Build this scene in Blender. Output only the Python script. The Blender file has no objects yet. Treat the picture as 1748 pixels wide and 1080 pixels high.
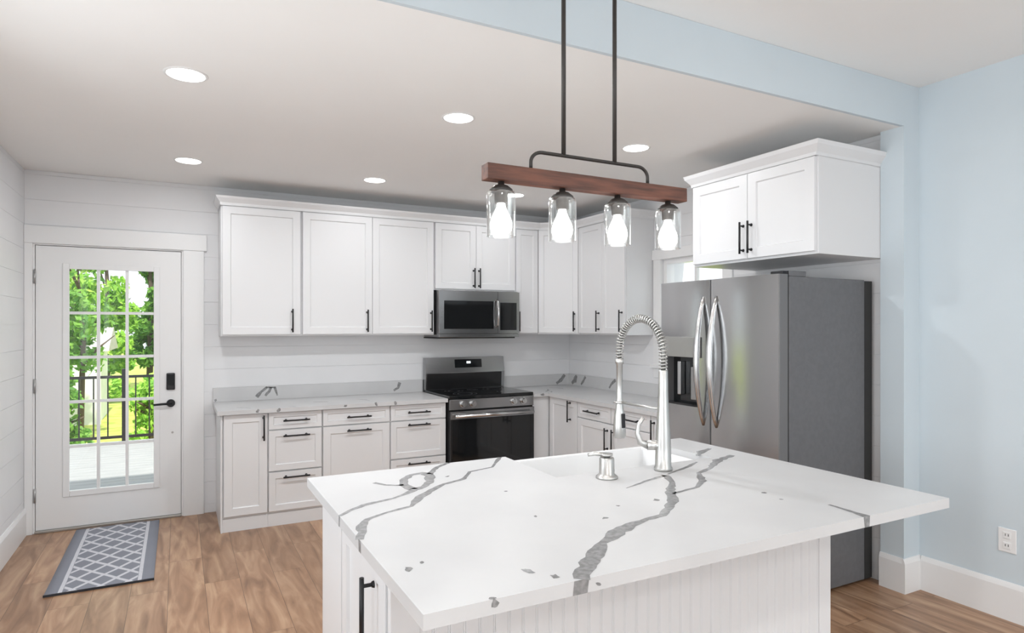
import bpy, bmesh, math, random
from mathutils import Vector, Matrix
random.seed(7)
S = bpy.context.scene
COL = S.collection

# ------------------------------------------------------------------ camera
cd = bpy.data.cameras.new('camera')
cd.sensor_width = 36.0
cd.lens = 36.0 * 1086.0 / 1748.0
cd.shift_y = 16.3 / 1748.0
cd.clip_start = 0.05
cam = bpy.data.objects.new('camera', cd)
COL.objects.link(cam)
cam.location = (0, 0, 1.477)
cam.rotation_euler = (math.radians(90), 0, math.radians(-27.68))
S.camera = cam

# ------------------------------------------------------------------ world, sun, exposure
vs = S.view_settings
vs.view_transform = 'Standard'
vs.look = 'None'
vs.gamma = 1.0
vs.use_curve_mapping = False
vs.exposure = 0.46

w = bpy.data.worlds.new('sky')
S.world = w
w.use_nodes = True
nt = w.node_tree
bg = nt.nodes['Background']
bg.inputs[0].default_value = (0.88, 0.95, 1.0, 1)
bg.inputs[1].default_value = 1.05


def light(name, kind, loc, power, color=(1, 1, 1), rot=(0, 0, 0), size=None, size_y=None, shape=None, spread=None):
    l = bpy.data.lights.new(name, kind)
    l.energy = power
    l.color = color
    if kind == 'AREA':
        if shape: l.shape = shape
        l.size = size
        if size_y: l.size_y = size_y
        if spread: l.spread = spread
    elif kind == 'POINT':
        l.shadow_soft_size = size or 0.03
    elif kind == 'SUN':
        l.angle = size or 0.02
    o = bpy.data.objects.new(name, l)
    o.location = loc
    o.rotation_euler = rot
    COL.objects.link(o)
    return o


sun = light('sun', 'SUN', (-8, 6, 12), 4.3, (1.0, 0.96, 0.88), size=0.02)
sun.rotation_euler = Vector((-0.10, 0.50, -0.85)).to_track_quat('-Z', 'Y').to_euler()

# area lights added as daylight at unseen windows behind the camera, and as ceiling fill
WIN = [(0.15, 1.75), (2.05, 3.45)]  # window openings added out of view behind the camera
for x0, x1 in WIN:
    light('window_daylight', 'AREA', ((x0 + x1) / 2, -3.10, 1.45), 15, (0.92, 0.962, 1.0), (math.radians(101), 0, 0),
          x1 - x0, 1.7, 'RECTANGLE')  # added frontal fill just inside the unseen windows
LIVING_FILLS = [(0.2, -1.8), (2.5, -1.8), (0.2, -.4), (2.5, -.4)]  # positions of added overhead fill, out of view
for x, y in LIVING_FILLS:
    light('living_can_light', 'AREA', (x, y, 2.795), 9.5, (1.0, 0.985, 0.96), (0, 0, 0), 0.16, None, 'DISK')  # added fill from above, no lamp fixture belongs to it
for yc, pw in ((2.20, 38), (-.45, 47)):
    light('side_window_daylight', 'AREA', (-1.75, yc, 1.45), pw, (0.92, 0.962, 1.0), (0, math.radians(-93), 0), 1.5, 1.7, 'RECTANGLE')  # added side fill outside the unseen left-wall windows
CANS = [(0.03, 3.15), (1.32, 3.13), (2.52, 3.145), (0.06, 4.78), (1.32, 4.76), (2.52, 4.757)]
for x, y in CANS:
    light('can_light', 'AREA', (x, y, 2.572), (13.0 if x < 2 else 3.2) if y < 4 else (3.1 if x < 1 else 2.2), (0.96, 0.98, 1.0), (0, 0, 0), 0.13, None, 'DISK')

# ------------------------------------------------------------------ helpers
def mat(name, color=(0.8, 0.8, 0.8), rough=0.5, metal=0.0, emit=None, estr=0.0, spec=None, coat=0.0):
    m = bpy.data.materials.new(name)
    m.use_nodes = True
    b = m.node_tree.nodes['Principled BSDF']
    b.inputs['Base Color'].default_value = (*color, 1)
    b.inputs['Roughness'].default_value = rough
    b.inputs['Metallic'].default_value = metal
    if spec is not None: b.inputs['Specular IOR Level'].default_value = spec
    if coat: b.inputs['Coat Weight'].default_value = coat
    if emit:
        b.inputs['Emission Color'].default_value = (*emit, 1)
        b.inputs['Emission Strength'].default_value = estr
    return m


def N(m, t, **kw):
    n = m.node_tree.nodes.new(t)
    for k, v in kw.items(): setattr(n, k, v)
    return n


def L(m, a, b): m.node_tree.links.new(a, b)


def noisy(m, c1, c2, scale=6.0, stretch=(1, 1, 1), detail=3, bump=0.0, coords='Object', lo=0.35, hi=0.65):
    """procedural variation between two colours (and an optional bump)"""
    b = m.node_tree.nodes['Principled BSDF']
    tc = N(m, 'ShaderNodeTexCoord'); mp = N(m, 'ShaderNodeMapping')
    mp.inputs['Scale'].default_value = stretch
    L(m, tc.outputs[coords], mp.inputs[0])
    nz = N(m, 'ShaderNodeTexNoise'); nz.inputs['Scale'].default_value = scale; nz.inputs['Detail'].default_value = detail
    L(m, mp.outputs[0], nz.inputs['Vector'])
    r = N(m, 'ShaderNodeValToRGB')
    r.color_ramp.elements[0].color = (*c1, 1); r.color_ramp.elements[0].position = lo
    r.color_ramp.elements[1].color = (*c2, 1); r.color_ramp.elements[1].position = hi
    L(m, nz.outputs['Fac'], r.inputs[0]); L(m, r.outputs[0], b.inputs['Base Color'])
    if bump:
        bp = N(m, 'ShaderNodeBump'); bp.inputs['Strength'].default_value = bump; bp.inputs['Distance'].default_value = 0.002
        L(m, nz.outputs['Fac'], bp.inputs['Height']); L(m, bp.outputs[0], b.inputs['Normal'])
    return m


class Frame:
    """a along the width (viewer's right), b outward towards the viewer, z up"""
    def __init__(s, o, u=(1, 0)):
        l = math.hypot(*u); s.o = o; s.u = (u[0] / l, u[1] / l); s.n = (s.u[1], -s.u[0])
    def __call__(s, a, b, z):
        return Vector((s.o[0] + a * s.u[0] + b * s.n[0], s.o[1] + a * s.u[1] + b * s.n[1], z))


WORLD = lambda a, b, z: Vector((a, b, z))


class MB:
    def __init__(s, f=WORLD): s.f = f; s.v = []; s.q = []; s.mi = []; s.sm = []
    def add(s, verts, faces, mi=0, smooth=False, raw=False):
        k = len(s.v)
        s.v += [Vector(p) if raw else s.f(*p) for p in verts]
        for q in faces: s.q.append([i + k for i in q]); s.mi.append(mi); s.sm.append(smooth)
        return s
    def box(s, a0, a1, b0, b1, z0, z1, mi=0):
        v = [(a, b, z) for z in (z0, z1) for b in (b0, b1) for a in (a0, a1)]
        return s.add(v, [(0, 2, 3, 1), (4, 5, 7, 6), (0, 1, 5, 4), (2, 6, 7, 3), (0, 4, 6, 2), (1, 3, 7, 5)], mi)
    def prism(s, pts, z0, z1, mi=0):
        n = len(pts)
        v = [(x, y, z0) for x, y in pts] + [(x, y, z1) for x, y in pts]
        f = [tuple(range(n))[::-1], tuple(range(n, 2 * n))] + [(i, (i + 1) % n, n + (i + 1) % n, n + i) for i in range(n)]
        return s.add(v, f, mi)
    def shaker(s, a0, a1, z0, z1, b0, t=0.02, rail=0.055, rec=0.009, mi=0):
        """recessed-panel door: one closed mesh"""
        b1 = b0 + t; r = rail; c = 0.006
        R = lambda d, b: [(a0 + d, b, z0 + d), (a1 - d, b, z0 + d), (a1 - d, b, z1 - d), (a0 + d, b, z1 - d)]
        v = R(0, b0) + R(0, b1 - .0015) + R(.0015, b1) + R(r, b1) + R(r + c, b1 - rec)
        f = [(3, 2, 1, 0)]
        for k in range(4):
            for i in range(4):
                j = (i + 1) % 4
                f.append((k * 4 + i, k * 4 + j, k * 4 + 4 + j, k * 4 + 4 + i))
        f.append((16, 17, 18, 19))
        return s.add(v, f, mi)
    def tube(s, path, r, n=10, mi=0, cap=True, closed=False):
        P = [s.f(*p) for p in path]; m = len(P); rr = r if isinstance(r, (list, tuple)) else [r] * m
        k = len(s.v); up = None
        for i, p in enumerate(P):
            a = P[i - 1] if (i > 0 or closed) else P[0]
            b = P[(i + 1) % m] if (i < m - 1 or closed) else P[-1]
            d = (b - a).normalized()
            if up is None:
                up = Vector((0, 0, 1)) if abs(d.z) < .9 else Vector((1, 0, 0))
            x = d.cross(up).normalized(); up = x.cross(d).normalized()
            for j in range(n):
                t = 2 * math.pi * j / n
                s.v.append(p + rr[i] * (math.cos(t) * x + math.sin(t) * up))
        seg = m if closed else m - 1
        for i in range(seg):
            i2 = (i + 1) % m
            for j in range(n):
                j2 = (j + 1) % n
                s.q.append([k + i * n + j, k + i * n + j2, k + i2 * n + j2, k + i2 * n + j]); s.mi.append(mi); s.sm.append(True)
        if cap and not closed:
            s.q.append([k + j for j in range(n)][::-1]); s.mi.append(mi); s.sm.append(False)
            s.q.append([k + (m - 1) * n + j for j in range(n)]); s.mi.append(mi); s.sm.append(False)
        return s
    def lathe(s, c, prof, n=24, mi=0, cap=True):
        """profile [(radius, z)] round a vertical axis through c=(x,y) in world axes"""
        k = len(s.v)
        for r, z in prof:
            for j in range(n):
                t = 2 * math.pi * j / n
                s.v.append(Vector((c[0] + r * math.cos(t), c[1] + r * math.sin(t), z)))
        for i in range(len(prof) - 1):
            for j in range(n):
                j2 = (j + 1) % n
                s.q.append([k + i * n + j, k + i * n + j2, k + (i + 1) * n + j2, k + (i + 1) * n + j]); s.mi.append(mi); s.sm.append(True)
        if cap:
            s.q.append([k + j for j in range(n)][::-1]); s.mi.append(mi); s.sm.append(False)
            s.q.append([k + (len(prof) - 1) * n + j for j in range(n)]); s.mi.append(mi); s.sm.append(False)
        return s
    def disc_b(s, a, z, b0, b1, r0, r1=None, n=20, mi=0):
        """short cylinder/cone standing out of a front face along b"""
        r1 = r0 if r1 is None else r1
        v = [(a + r0 * math.cos(2 * math.pi * j / n), b0, z + r0 * math.sin(2 * math.pi * j / n)) for j in range(n)]
        v += [(a + r1 * math.cos(2 * math.pi * j / n), b1, z + r1 * math.sin(2 * math.pi * j / n)) for j in range(n)]
        f = [(j, (j + 1) % n, n + (j + 1) % n, n + j) for j in range(n)]
        s.add(v, f, mi, True)
        s.add(v, [tuple(range(n))[::-1], tuple(range(n, 2 * n))], mi)
        return s
    def build(s, name, mats, parent=None, bevel=0.0, recalc=True):
        if not isinstance(mats, (list, tuple)): mats = [mats]
        off = Vector((0, 0, 0)); p = parent
        while p is not None: off += p.location; p = p.parent
        me = bpy.data.meshes.new(name)
        me.from_pydata([tuple(v - off) for v in s.v], [], s.q)
        for m in mats: me.materials.append(m)
        me.polygons.foreach_set('material_index', s.mi)
        me.polygons.foreach_set('use_smooth', s.sm)
        if recalc:
            bm = bmesh.new(); bm.from_mesh(me)
            bmesh.ops.recalc_face_normals(bm, faces=bm.faces)
            bm.to_mesh(me); bm.free()
        me.update()
        o = bpy.data.objects.new(name, me)
        COL.objects.link(o)
        if parent is not None: o.parent = parent
        if bevel:
            b = o.modifiers.new('bevel', 'BEVEL'); b.width = bevel; b.segments = 2
            b.limit_method = 'ANGLE'; b.angle_limit = math.radians(40)
        return o


def tag(o, label=None, cat=None, group=None, kind=None):
    if label: o['label'] = label
    if cat: o['category'] = cat
    if group: o['group'] = group
    if kind: o['kind'] = kind
    return o


def thing(name, loc, label, cat, group=None, kind=None):
    o = bpy.data.objects.new(name, None)
    o.location = loc; o.empty_display_size = 0.1
    COL.objects.link(o)
    return tag(o, label, cat, group, kind)


def copy_tree(o, parent=None):
    c = o.copy(); COL.objects.link(c)
    if parent is not None: c.parent = parent
    for ch in [x for x in COL.objects if x.parent == o]: copy_tree(ch, c)
    return c


def struct(o, label, cat): return tag(o, label, cat, None, 'structure')

# ------------------------------------------------------------------ materials
M = {}
M['white'] = mat('painted_white', (0.745, 0.748, 0.757), 0.38)
M['trim'] = mat('trim_white', (0.82, 0.82, 0.82), 0.4)
M['wall'] = noisy(mat('white_wall_paint', rough=0.6), (0.765, 0.77, 0.78), (0.79, 0.79, 0.80), 3)
M['blue'] = noisy(mat('pale_blue_paint', rough=0.65), (0.60, 0.675, 0.722), (0.625, 0.70, 0.747), 2)
M['ceil'] = noisy(mat('ceiling_paint', rough=0.8), (0.90, 0.895, 0.882), (0.91, 0.905, 0.892), 2)
M['black'] = mat('black_hardware', (0.022, 0.022, 0.024), 0.38, 0.4)
M['iron'] = mat('oiled_bronze', (0.05, 0.045, 0.042), 0.45, 0.5)
M['dark'] = mat('dark_gap', (0.03, 0.03, 0.03), 0.7)
M['hinge'] = mat('hinge_grey', (0.45, 0.45, 0.45), 0.35, 0.8)
M['porcelain'] = mat('white_fireclay', (0.84, 0.84, 0.84), 0.12, coat=0.3)
M['plastic'] = mat('white_plastic', (0.85, 0.85, 0.85), 0.35)
M['blackglass'] = mat('black_glass', (0.008, 0.009, 0.010), 0.06)
M['blackenamel'] = mat('black_enamel', (0.012, 0.012, 0.013), 0.22)
M['fridgeside'] = noisy(mat('fridge_side_grey', rough=0.5), (0.125, 0.127, 0.135), (0.14, 0.142, 0.15), 40, bump=.05)
M['fridgeedge'] = mat('fridge_door_edge', (0.17, 0.17, 0.175), 0.45, 0.2)
M['bulb'] = mat('lit_bulb', (1, 1, 1), 0.4, emit=(1.0, 0.98, 0.95), estr=5.0)
M['lens'] = mat('lit_lens', (1, 1, 1), 0.4, emit=(1.0, 0.985, 0.95), estr=3.0)
M['clock'] = mat('lit_clock', (0.2, 0.2, 0.2), 0.3, emit=(0.85, 0.95, 1.0), estr=1.2)
M['vein'] = noisy(mat('quartz_vein', rough=0.18), (0.20, 0.20, 0.203), (0.30, 0.30, 0.30), 60, lo=.4, hi=.62)
M['nickel'] = mat('brushed_nickel', (0.56, 0.555, 0.54), 0.34, 1.0)
M['quartz'] = noisy(mat('white_quartz', rough=0.33), (0.56, 0.56, 0.565), (0.60, 0.60, 0.602), 3.5, detail=6)


def brushed(name, col, rough, stretch):
    m = mat(name, col, rough, 1.0)
    b = m.node_tree.nodes['Principled BSDF']
    tc = N(m, 'ShaderNodeTexCoord'); mp = N(m, 'ShaderNodeMapping'); mp.inputs['Scale'].default_value = stretch
    nz = N(m, 'ShaderNodeTexNoise'); nz.inputs['Scale'].default_value = 1.0; nz.inputs['Detail'].default_value = 2
    mr = N(m, 'ShaderNodeMapRange'); mr.inputs['To Min'].default_value = rough - .04; mr.inputs['To Max'].default_value = rough + .05
    L(m, tc.outputs['Object'], mp.inputs[0]); L(m, mp.outputs[0], nz.inputs['Vector'])
    L(m, nz.outputs['Fac'], mr.inputs['Value']); L(m, mr.outputs[0], b.inputs['Roughness'])
    return m


M['steel'] = brushed('dark_stainless', (0.45, 0.45, 0.455), 0.15, (4, 300, 3))
M['steelx'] = brushed('dark_stainless_appliance', (0.36, 0.36, 0.365), 0.2, (3, 3, 300))
M['steelbright'] = brushed('bright_stainless', (0.62, 0.62, 0.62), 0.18, (4, 4, 200))


def glass(name, tint=(1, 1, 1), base=0.05, edge=0.6, power=3.0, rough=0.0):
    m = bpy.data.materials.new(name); m.use_nodes = True
    nt = m.node_tree; nt.nodes.remove(nt.nodes['Principled BSDF'])
    out = nt.nodes['Material Output']
    tr = N(m, 'ShaderNodeBsdfTransparent'); tr.inputs[0].default_value = (*tint, 1)
    gl = N(m, 'ShaderNodeBsdfGlossy'); gl.inputs['Roughness'].default_value = rough; gl.inputs[0].default_value = (1, 1, 1, 1)
    lw = N(m, 'ShaderNodeLayerWeight'); lw.inputs['Blend'].default_value = 0.5
    pw = N(m, 'ShaderNodeMath', operation='POWER'); pw.inputs[1].default_value = power
    mr = N(m, 'ShaderNodeMapRange'); mr.inputs['To Min'].default_value = base; mr.inputs['To Max'].default_value = edge
    mx = N(m, 'ShaderNodeMixShader')
    L(m, lw.outputs['Facing'], pw.inputs[0]); L(m, pw.outputs[0], mr.inputs['Value']); L(m, mr.outputs[0], mx.inputs[0])
    L(m, tr.outputs[0], mx.inputs[1]); L(m, gl.outputs[0], mx.inputs[2]); L(m, mx.outputs[0], out.inputs[0])
    return m


M['pane'] = glass('window_glass', base=0.03, edge=0.5, power=4)
M['jar'] = glass('jar_glass', (0.97, 0.98, 0.98), base=0.07, edge=0.9, power=2.5)


def floor_mat():
    m = mat('oak_planks', rough=0.34)
    b = m.node_tree.nodes['Principled BSDF']
    tc = N(m, 'ShaderNodeTexCoord'); mp = N(m, 'ShaderNodeMapping')
    mp.inputs['Rotation'].default_value = (0, 0, math.radians(90)); mp.inputs['Location'].default_value = (0.3, 0.05, 0)
    L(m, tc.outputs['Object'], mp.inputs[0])
    br = N(m, 'ShaderNodeTexBrick'); br.offset = 0.37; br.squash = 1
    br.inputs['Color1'].default_value = (0.0, 0.0, 0.0, 1); br.inputs['Color2'].default_value = (1, 1, 1, 1); br.inputs['Mortar'].default_value = (0.5, 0.5, 0.5, 1)
    br.inputs['Scale'].default_value = 1.0; br.inputs['Mortar Size'].default_value = 0.0012; br.inputs['Bias'].default_value = 0
    br.inputs['Brick Width'].default_value = 1.25; br.inputs['Row Height'].default_value = 0.185
    L(m, mp.outputs[0], br.inputs['Vector'])
    # grain: noise stretched along the plank, shifted per plank
    ad = N(m, 'ShaderNodeVectorMath', operation='MULTIPLY_ADD')
    ad.inputs[1].default_value = (3.1, 1.7, 2.3)
    L(m, br.outputs['Color'], ad.inputs[0]); L(m, tc.outputs['Object'], ad.inputs[2])
    m2 = N(m, 'ShaderNodeMapping'); m2.inputs['Scale'].default_value = (9, 1.3, 1)
    L(m, ad.outputs[0], m2.inputs[0])
    nz = N(m, 'ShaderNodeTexNoise'); nz.inputs['Scale'].default_value = 1.6; nz.inputs['Detail'].default_value = 6; nz.inputs['Distortion'].default_value = 1.1
    L(m, m2.outputs[0], nz.inputs['Vector'])
    r = N(m, 'ShaderNodeValToRGB')
    cr = r.color_ramp
    cr.elements[0].position = 0.28; cr.elements[0].color = (0.200, 0.105, 0.056, 1)
    cr.elements[1].position = 0.72; cr.elements[1].color = (0.50, 0.322, 0.200, 1)
    e = cr.elements.new(0.48); e.color = (0.34, 0.192, 0.110, 1)
    L(m, nz.outputs['Fac'], r.inputs[0])
    hv = N(m, 'ShaderNodeHueSaturation')
    mr = N(m, 'ShaderNodeMapRange'); mr.inputs['To Min'].default_value = 0.84; mr.inputs['To Max'].default_value = 1.12
    L(m, br.outputs['Color'], mr.inputs['Value']); L(m, mr.outputs[0], hv.inputs['Value']); L(m, r.outputs[0], hv.inputs['Color'])
    mm = N(m, 'ShaderNodeMixRGB'); mm.inputs[2].default_value = (0.10, 0.055, 0.03, 1)
    L(m, br.outputs['Fac'], mm.inputs[0]); L(m, hv.outputs[0], mm.inputs[1])
    L(m, mm.outputs[0], b.inputs['Base Color'])
    bp = N(m, 'ShaderNodeBump'); bp.inputs['Strength'].default_value = 0.15; bp.inputs['Distance'].default_value = 0.002
    L(m, nz.outputs['Fac'], bp.inputs['Height']); L(m, bp.outputs[0], b.inputs['Normal'])
    return m


M['floor'] = floor_mat()
M['walnut'] = noisy(mat('reddish_wood', rough=0.5), (0.06, 0.022, 0.014), (0.17, 0.062, 0.036), 5, (1.2, 12, 12), 5, .2)
M['deck'] = noisy(mat('pale_deck_boards', rough=0.7), (0.30, 0.31, 0.315), (0.36, 0.37, 0.375), 3, (1, 8, 1))
M['lawn'] = noisy(mat('mown_grass', rough=0.9), (0.30, 0.40, 0.06), (0.52, 0.58, 0.13), 4)
M['shed'] = noisy(mat('shed_siding', rough=0.7), (0.70, 0.71, 0.74), (0.78, 0.79, 0.80), 3)
M['roof'] = noisy(mat('shed_roof', rough=0.8), (0.40, 0.38, 0.38), (0.52, 0.50, 0.50), 9)
M['bark'] = noisy(mat('tree_bark', rough=0.9), (0.06, 0.042, 0.03), (0.14, 0.10, 0.075), 6, (1, 1, .2))


def leaf_mat(name, c1, c2):
    m = mat(name, c1, 0.6)
    b = m.node_tree.nodes['Principled BSDF']
    g = N(m, 'ShaderNodeNewGeometry')
    r = N(m, 'ShaderNodeValToRGB')
    r.color_ramp.elements[0].color = (*c1, 1); r.color_ramp.elements[1].color = (*c2, 1)
    L(m, g.outputs['Random Per Island'], r.inputs[0]); L(m, r.outputs[0], b.inputs['Base Color'])
    tl = N(m, 'ShaderNodeBsdfTranslucent'); mx = N(m, 'ShaderNodeMixShader'); mx.inputs[0].default_value = 0.4
    L(m, r.outputs[0], tl.inputs[0]); L(m, b.outputs[0], mx.inputs[1]); L(m, tl.outputs[0], mx.inputs[2])
    L(m, mx.outputs[0], m.node_tree.nodes['Material Output'].inputs[0])
    return m


M['leafA'] = leaf_mat('leaf_bright', (0.16, 0.42, 0.04), (0.50, 0.78, 0.12))
M['leafB'] = leaf_mat('leaf_deep', (0.07, 0.24, 0.03), (0.27, 0.52, 0.08))
M['leafC'] = leaf_mat('leaf_yellow', (0.28, 0.52, 0.06), (0.66, 0.84, 0.20))

# ------------------------------------------------------------------ dimensions (metres)
D = 5.58            # back wall
XL = -0.963         # left wall
XW = 3.60           # kitchen right wall
X2 = 3.70           # living-room right wall
YH = 2.11           # header
HC = 2.585          # kitchen ceiling
H2 = 2.82           # living-room ceiling
YF = -3.2           # wall behind the camera

# ------------------------------------------------------------------ shell
struct(MB().box(XL - .15, X2 + .15, YF - .15, D + .02, -.10, 0).build('floor', M['floor']),
       'brown oak plank floor of the kitchen', 'floor')
struct(MB().box(XL - .15, X2 + .15, YH + .02, D + .15, HC, HC + .45).build('ceiling', M['ceil']),
       'warm off-white lower ceiling over the kitchen', 'ceiling')
struct(MB().box(XL - .15, X2 + .15, YF - .15, YH + .02, H2, H2 + .2).build('ceiling_living', M['ceil']),
       'higher off-white ceiling in front of the blue header', 'ceiling')
struct(MB().box(XL, X2, YH, YH + .0195, HC - .0, H2 - .001).build('wall_header', M['blue']),
       'pale blue header dropping between the two ceiling heights', 'wall')


def planks(mb, a0, a1, holes=(), b=-.004, pitch=.1775, top=HC - .001, z0=0.07, gap=.0016):
    """shiplap: boards with narrow gaps, cut round the holes (a0,a1,z0,z1)"""
    z = z0
    while z < top - .01:
        z1 = min(z + pitch - gap, top)
        cuts = sorted([h for h in holes if h[2] < z1 and h[3] > z], key=lambda h: h[0])
        a = a0; spans = []
        for h in cuts:
            spans.append((a, h[0], z, z1))
            if h[3] < z1: spans.append((h[0], h[1], h[3], z1))
            if h[2] > z: spans.append((h[0], h[1], z, h[2]))
            a = h[1]
        spans.append((a, a1, z, z1))
        for p, q, s0, s1 in spans:
            if q - p > .001 and s1 - s0 > .001: mb.box(p, q, b, 0, s0, s1)
        z += pitch


def holed(mb, a0, a1, h, b0, b1, top):
    """backing slab with one hole"""
    mb.box(a0, h[0], b0, b1, 0, top); mb.box(h[1], a1, b0, b1, 0, top)
    mb.box(h[0], h[1], b0, b1, h[3], top)
    if h[2] > 0.01: mb.box(h[0], h[1], b0, b1, 0, h[2])


DH = (-.915, .034, 0, 2.066)           # door opening
FB = Frame((0, D), (1, 0))             # back wall: b towards the room
mb = MB(FB); holed(mb, XL - .15, X2 + .15, DH, -.15, -.004, HC); planks(mb, XL, XW, [DH])
struct(mb.build('wall_back', M['wall'], bevel=.001), 'white shiplap wall with the glazed door and the cooking range', 'wall')
FLW = Frame((XL, 0), (0, 1))           # left wall: a = +y, b = +x
mb = MB(FLW)
LH = (1.5, 2.9, 0.98, 2.22)  # unseen window opening added to let side daylight in
LH2 = (-1.3, .4, .70, 2.22)  # second unseen opening, added for light from the left
holed(mb, .45, D + .15, LH, -.15, -.004, H2); holed(mb, YF - .15, .45, LH2, -.15, -.004, H2); planks(mb, 1.2, D, [LH], top=HC - .001)
struct(mb.build('wall_left', M['wall']), 'white shiplap wall left of the glazed door', 'wall')
WH = (-4.15, -3.46, 1.15, 2.035)        # window hole, a = -y
FR = Frame((XW, 0), (0, -1))           # right kitchen wall: a = -y, b = -x
mb = MB(FR); holed(mb, -D, -2.244, WH, -.25, -.004, HC); planks(mb, -D + .0, -2.244, [WH])
struct(mb.build('wall_right', M['wall'], bevel=.001), 'white shiplap wall with a window behind the refrigerator', 'wall')
struct(MB().box(3.555, X2 + .15, YH, 2.243, 0, HC).build('wall_stub', M['blue']),
       'narrow pale blue wall return beside the refrigerator', 'wall')
struct(MB().box(X2, X2 + .15, YF, YH, 0, H2).build('wall_right_living', M['blue']),
       'pale blue wall at the right with a white outlet', 'wall')
# wall behind the camera with two window openings added for daylight
FV = Frame((0, YF), (-1, 0))
mb = MB()
y0, y1 = YF - .15, YF
mb.box(XL - .15, WIN[0][0], y0, y1, 0, H2).box(WIN[0][1], WIN[1][0], y0, y1, 0, H2).box(WIN[1][1], X2 + .15, y0, y1, 0, H2)
for x0, x1 in WIN: mb.box(x0, x1, y0, y1, 0, .6).box(x0, x1, y0, y1, 2.3, H2)
struct(mb.build('wall_front', M['blue']), 'pale blue wall with two windows opposite the kitchen', 'wall')
for i, (x0, x1) in enumerate(WIN):
    r = thing('window_%d' % (i + 2), ((x0 + x1) / 2, YF, .6), 'white window opposite the kitchen', 'window', None, 'structure')  # unseen window, added as an opening for the frontal daylight
    mb = MB(); t = .05
    mb.box(x0, x0 + t, y0 + .03, y0 + .1, .6, 2.3).box(x1 - t, x1, y0 + .03, y0 + .1, .6, 2.3)
    mb.box(x0 + t, x1 - t, y0 + .03, y0 + .1, .6, .65).box(x0 + t, x1 - t, y0 + .03, y0 + .1, 2.25, 2.3).box(x0 + t, x1 - t, y0 + .04, y0 + .09, 1.42, 1.47)
    mb.build('window_frame', M['trim'], r)
    MB().box(x0 + t, x1 - t, y0 + .06, y0 + .066, .65, 2.25).build('glass_pane', M['pane'], r)

for nm, (a0, a1, z0, z1), lb in (('window_4', LH, 'white window on the left wall beside the island'), ('window_5', LH2, 'white window on the left wall of the sitting room')):
    wl = thing(nm, (XL, (a0 + a1) / 2, z0), lb, 'window', None, 'structure')  # unseen left-wall windows, added as a source for side daylight
    mb = MB(FLW)
    mb.box(a0 - .09, a0, 0, .018, z0, z1).box(a1, a1 + .09, 0, .018, z0, z1).box(a0 - .1, a1 + .1, 0, .022, z1, z1 + .09).box(a0 - .1, a1 + .1, 0, .03, z0 - .09, z0)
    mb.build('window_casing', M['trim'], wl)
    mb = MB(FLW); t = .045; ac = (a0 + a1) / 2
    mb.box(a0, a0 + t, -.12, -.05, z0, z1).box(a1 - t, a1, -.12, -.05, z0, z1).box(a0 + t, a1 - t, -.12, -.05, z0, z0 + t).box(a0 + t, a1 - t, -.12, -.05, z1 - t, z1).box(ac - .02, ac + .02, -.11, -.06, z0 + t, z1 - t)
    mb.build('window_frame', M['trim'], wl)
    MB(FLW).box(a0 + t, a1 - t, -.088, -.082, z0 + t, z1 - t).build('glass_pane', M['pane'], wl)

# baseboards
def baseboard(name, f, a0, a1, label, h=.19):
    mb = MB(f)
    v = [(0, 0), (.015, 0), (.015, h - .025), (.011, h - .012), (.006, h), (0, h)]
    n = len(v)
    mb.add([(a, b, z) for a in (a0, a1) for b, z in v],
           [tuple(range(n)), tuple(range(n, 2 * n))[::-1]] + [(i, i + n, (i + 1) % n + n, (i + 1) % n) for i in range(n)])
    return struct(mb.build(name, M['trim']), label, 'baseboard')


baseboard('baseboard_right', Frame((X2, 0), (0, -1)), -YH + .015, -YF, 'tall white baseboard under the white outlet')
baseboard('baseboard_stub_front', Frame((0, YH), (1, 0)), 3.54, X2 - .0, 'white baseboard across the narrow end of the wall return')
baseboard('baseboard_stub', Frame((3.555, 0), (0, -1)), -2.243, -YH - .0, 'white baseboard between the refrigerator and the wall corner')
baseboard('baseboard_left', FLW, YF, D, 'white baseboard along the left wall')

# door casing
mb = MB(FB)
mb.box(DH[1], DH[1] + .145, 0, .018, 0, 2.066)
mb.box(XL + .001, DH[0], 0, .018, 0, 2.066)
mb.box(XL + .001, DH[1] + .165, 0, .024, 2.066, 2.19)
struct(mb.build('trim_1', M['trim'], bevel=.002), 'flat white casing round the glazed door', 'trim')
# door jamb lining + threshold
mb = MB(FB)
mb.box(DH[1] - .012, DH[1], -.15, 0, .0, 2.066).box(DH[0], DH[0] + .012, -.15, 0, .0, 2.066).box(DH[0] + .012, DH[1] - .012, -.15, 0, 2.056, 2.066)
mb.box(DH[1] - .034, DH[1] - .012, -.075, -.0475, 0, 2.056).box(DH[0] + .012, DH[0] + .032, -.075, -.0475, 0, 2.056).box(DH[0] + .032, DH[1] - .034, -.075, -.0475, 2.036, 2.056)
mb.build('door_jamb', M['trim'], None)
struct(bpy.data.objects['door_jamb'], 'white jamb lining of the glazed door', 'trim').name = 'trim_2'
struct(MB(FB).box(DH[0] + .012, DH[1] - .012, -.15, .02, .0, .018).build('trim_3', mat('threshold_metal', (.42, .41, .39), .4, .7), bevel=.004),
       'metal threshold strip under the glazed door', 'trim')

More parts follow.
